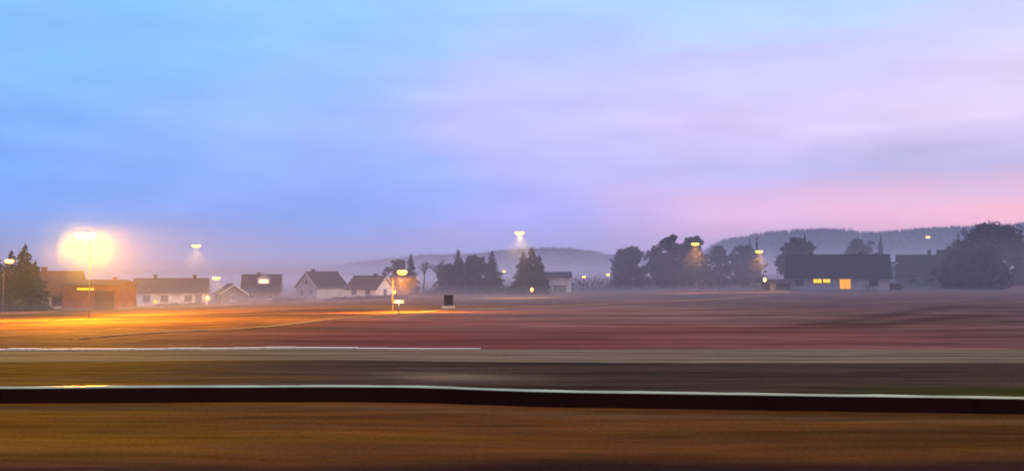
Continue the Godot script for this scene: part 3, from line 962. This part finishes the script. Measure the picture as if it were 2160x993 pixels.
	broadleaf("peaked bushy tree left of the biggest tree", 1330, 200, 512, 84, 121, M.leaf, g, 1.0, 0.04)
	conifer("dark conifer tip poking from the peaked bushy tree", 1306, 198, 528, 52, 128, M.spruce, g)
	broadleaf("biggest dark tree with rounded top beside a glowing lamp", 1414, 196, 490, 92, 122, M.leaf, g, 1.3, 0.04)
	broadleaf("right half of the big dark tree mass behind the glowing lamp", 1462, 200, 492, 74, 123, M.leaf, g, 1.1, 0.04)
	broadleaf("narrow round tree between the tall lamp and twin tops", 1517, 214, 510, 52, 124, M.leaf, g, 1.1, 0.04)
	broadleaf("wide misty tree below the twin tops", 1573, 222, 512, 76, 125, M.leaf, g, 1.0, 0.04)
	conifer("left of two thin conifer tips", 1583, 224, 499, 26, 126, M.spruce, g)
	conifer("right of two thin conifer tips", 1598, 224, 499, 26, 127, M.spruce, g)
	broadleaf("big rounded tree directly left of the farmhouse roof", 1685, 186, 491, 78, 129, M.leaf, g, 1.2, 0.04)
	conifer("thin dark tip on the big tree left of the farmhouse", 1700, 184, 491, 30, 139, M.spruce, g)
	broadleaf("wide pale round tree above the farmhouse roof", 1818, 240, 499, 92, 130, M.leaf, g, 1.0, 0.04)
	conifer("small pointed tree at the right end above the farmhouse roof", 1860, 236, 494, 34, 131, M.spruce, g)
	broadleaf("huge dark tree towering over the barn", 2098, 182, 467, 176, 132, M.leaf, g, 1.6, 0.03)
	broadleaf("dark tree stepping down left of the huge tree", 2036, 184, 503, 100, 133, M.leaf, g, 1.2, 0.03)
	conifer("small grey spruce above the barn roof", 2024, 200, 490, 34, 134, M.spruce, g)
	broadleaf("dim misty tree at the right edge of the picture", 2175, 196, 520, 80, 135, M.leaf, g, 0.8, 0.05)
	broadleaf("dark tall bush against the right end of the barn", 2078, 150, 520, 104, 136, M.leaf, g, 1.3, 0.02)
	broadleaf("dark bushy tree hiding the left half of the tall barn", 2026, 157, 524, 84, 151, M.leaf, g, 1.2, 0.03)
	hedge("hedge", "long dark hedge under the trees right of the flat roofed house", "hedge", [spot(1200, 176), spot(1400, 174), spot(1620, 168)], 3.2, 2.6, 141, M.hedge)
	hedge("hedge", "dark hedge below the middle group of trees", "hedge", [spot(900, 166), spot(1000, 163), spot(1130, 156)], 2.0, 2.0, 142, M.hedge)
	hedge("hedge", "low dark hedge in front of the gabled house", "hedge", [spot(575, 152), spot(640, 152)], 0.9, 1.2, 143, M.hedge)
	hedge("hedge", "low hedge in front of the brown roofed house", "hedge", [spot(690, 152), spot(760, 150), spot(860, 152)], 0.8, 1.2, 144, M.hedge)
	hedge("hedge", "hedge running past the front of the barn", "hedge", [spot(1835, 146), spot(1900, 150)], 1.5, 1.8, 145, M.hedge)
	hedge("hedge", "low hedge along the foot of the long white house", "hedge", [spot(330, 143), spot(430, 145)], 0.5, 0.8, 146, M.hedge)

	# ------------------------------------------------ street lamps
	var sodium := Color(1.0, 0.68, 0.0)
	var warm := Color(1.0, 0.8, 0.2)
	h = street_lamp("brightest and nearest street lamp with a big golden halo", 178, 500, 56, 1.35, sodium, 30, 18, 80, 1.0, 150, 0.15)
	# its lens throws most of the light out to the sides, as street lamps do
	for lit in h.get_children():
		if lit is OmniLight3D: lit.light_color = Color(1.0, 0.8, 0.0)
	thrown(h, [[25.0, 72.0, 800.0], [70.0, 74.0, 600.0], [-70.0, 64.0, 420.0], [180.0, 80.0, 3000.0]])
	street_lamp("small orange lamp in front of the left edge spruces", 18, 553, 84, 0.9, Color(1, 0.7, 0.25), 40, 4, 60, -1.0)
	street_lamp("lone high yellow lamp above the long white house", 413, 520, 130, 1.3, warm, 90, 3.5, 60, 1.0)
	street_lamp("low wide lamp over the roof end of the long white house", 455, 588, 132, 1.2, warm, 40, 3, 60, 1.0)
	h = street_lamp("low orange lamp over the lamplit path", 848, 577, 66, 0.75, Color(1, 0.6, 0.08), 150, 3, 68, -1.0)
	thrown(h, [[85.0, 68.0, 170.0], [-85.0, 68.0, 170.0]])
	street_lamp("high pale yellow lamp above the large lone spruce", 1096, 493, 125, 1.3, warm, 110, 3.5, 60, 1.0)
	street_lamp("amber lamp in front of the biggest dark tree", 1467, 516, 145, 1.3, sodium, 110, 4, 60, 1.0)
	street_lamp("amber lamp at the right end of the tree row", 1602, 532, 145, 1.2, sodium, 90, 4, 60, 1.0)
	street_lamp("thin far yellow lamp against the right hill", 1959, 501, 230, 1.0, warm, 20, 6, 50, 1.0)
	street_lamp("tiny far lamp between farmhouse and barn", 1903, 553, 235, 0.8, warm, 10, 7, 50, 1.0)
	street_lamp("tiny lamp in the gap left of the large lone spruce", 1063, 573, 240, 0.6, warm, 8, 6, 50, 1.0)
	street_lamp("left of two tiny lamps over the long hedge", 1232, 585, 230, 0.8, warm, 10, 8, 50, 1.0)
	street_lamp("right of two tiny lamps over the long hedge", 1283, 580, 230, 0.8, warm, 10, 8, 50, 1.0)
	wall_lamp("orange lamp at the right end of the long white house", spot(437, 146, 629), 0.3, Color(1, 0.5, 0.12), 5, 8)
	wall_lamp("tiny orange lamp on the gable of the brown roofed house", spot(832, 155, 616), 0.2, Color(1, 0.55, 0.15), 3, 8)
	wall_lamp("small orange lamp at the foot of the large lone spruce", spot(1122, 153, 611), 0.24, Color(1, 0.55, 0.15), 4, 8)
	wall_lamp("small yellow lamp on the corner of the dark shed", spot(1614, 147.5, 590), 0.22, Color(1, 0.72, 0.25), 4, 8)

	# denser mist balls added so that the lamps show a glow
	for p in [[413, 530, 130, 5.0, 0.0045, "added mist glowing under the lone high lamp"], [1096, 505, 125, 6.0, 0.0045, "added mist glowing under the pale yellow lamp"], [1467, 526, 145, 6.0, 0.0045, "added mist glowing under the amber lamp by the big tree"], [1602, 541, 145, 5.0, 0.0045, "added mist glowing under the amber lamp at the row end"], [455, 597, 132, 3.5, 0.0045, "added mist glowing under the low wide lamp"], [848, 588, 66, 2.6, 0.005, "added mist glowing under the low orange lamp"]]:
		mist(p[5], spot(p[0], p[2], p[1]), Vector3.ONE * p[3], p[4], lin(0.9, 0.88, 0.9), true)

	mist("added wide mist tinted with lamp gold round the brightest street lamp", spot(178, 56, 514), Vector3(14.0, 10.0, 14.0), 0.0012, lin(0.95, 0.85, 0.7), true)  # the halo colour is tinted into these three added mist balls
	mist("added mist tinted with lamp gold hanging under the brightest street lamp", spot(178, 56, 520), Vector3(5.2, 6.0, 5.2), 0.0016, lin(0.95, 0.85, 0.65), true)
	mist("added dense mist tinted with lamp yellow right below the brightest street lamp", spot(178, 56, 530), Vector3(3.2, 4.4, 3.2), 0.006, lin(0.95, 0.85, 0.5), true)

	# ------------------------------------------------ small things in the field
	var at := on_ground(946, 650)
	var box := thing("utility_cabinet", "dark upright cabinet on a pale base beside the sandy path", "cabinet", at)
	var s := Shape.new()
	s.box(Vector3(0, 0.1, 0), Vector3(1.05, 0.24, 0.7))
	part("base", s, M.kerb, box)
	s = Shape.new()
	s.box(Vector3(0, 0.65, 0), Vector3(0.74, 0.86, 0.5))
	part("body", s, M.bark, box)
	s = Shape.new()
	s.box(Vector3(0, 1.11, 0), Vector3(0.82, 0.06, 0.58))
	part("lid", s, M.dark_wall, box)
	s = Shape.new()
	s.box(Vector3(0.02, 0.65, 0.265), Vector3(0.62, 0.74, 0.03))
	var dr := part("door", s, M.dark_wall, box)
	s = Shape.new()
	s.box(Vector3(0.25, 0.66, 0.29), Vector3(0.04, 0.12, 0.03))
	part("handle", s, M.metal, dr)
	at = on_ground(841, 666)
	var post := thing("reflected_glow_post", "made up post with two glowing bars for reflected lamp light on the path", "reflected glow", at)  # made-up glowing post that stands for reflected lamp light
	s = Shape.new()
	s.box(Vector3(0, 0.5, 0), Vector3(0.09, 1.1, 0.09))
	part("post", s, M.pole, post)
	var hh := (spot(841, -at.z, 636)).y - at.y
	for q in [-0.06, 0.06]:
		s = Shape.new()
		s.box(Vector3(0, hh + q, 0.07), Vector3(0.66, 0.032, 0.05))
		part("reflection_bar", s, glow(Color(1, 0.93, 0.6), 1.1), post)
	bulb_light(post, Vector3(0, hh, 0.2), Color(1, 0.8, 0.4), 0.6, 0.1)  # light added to go with the reflected glow
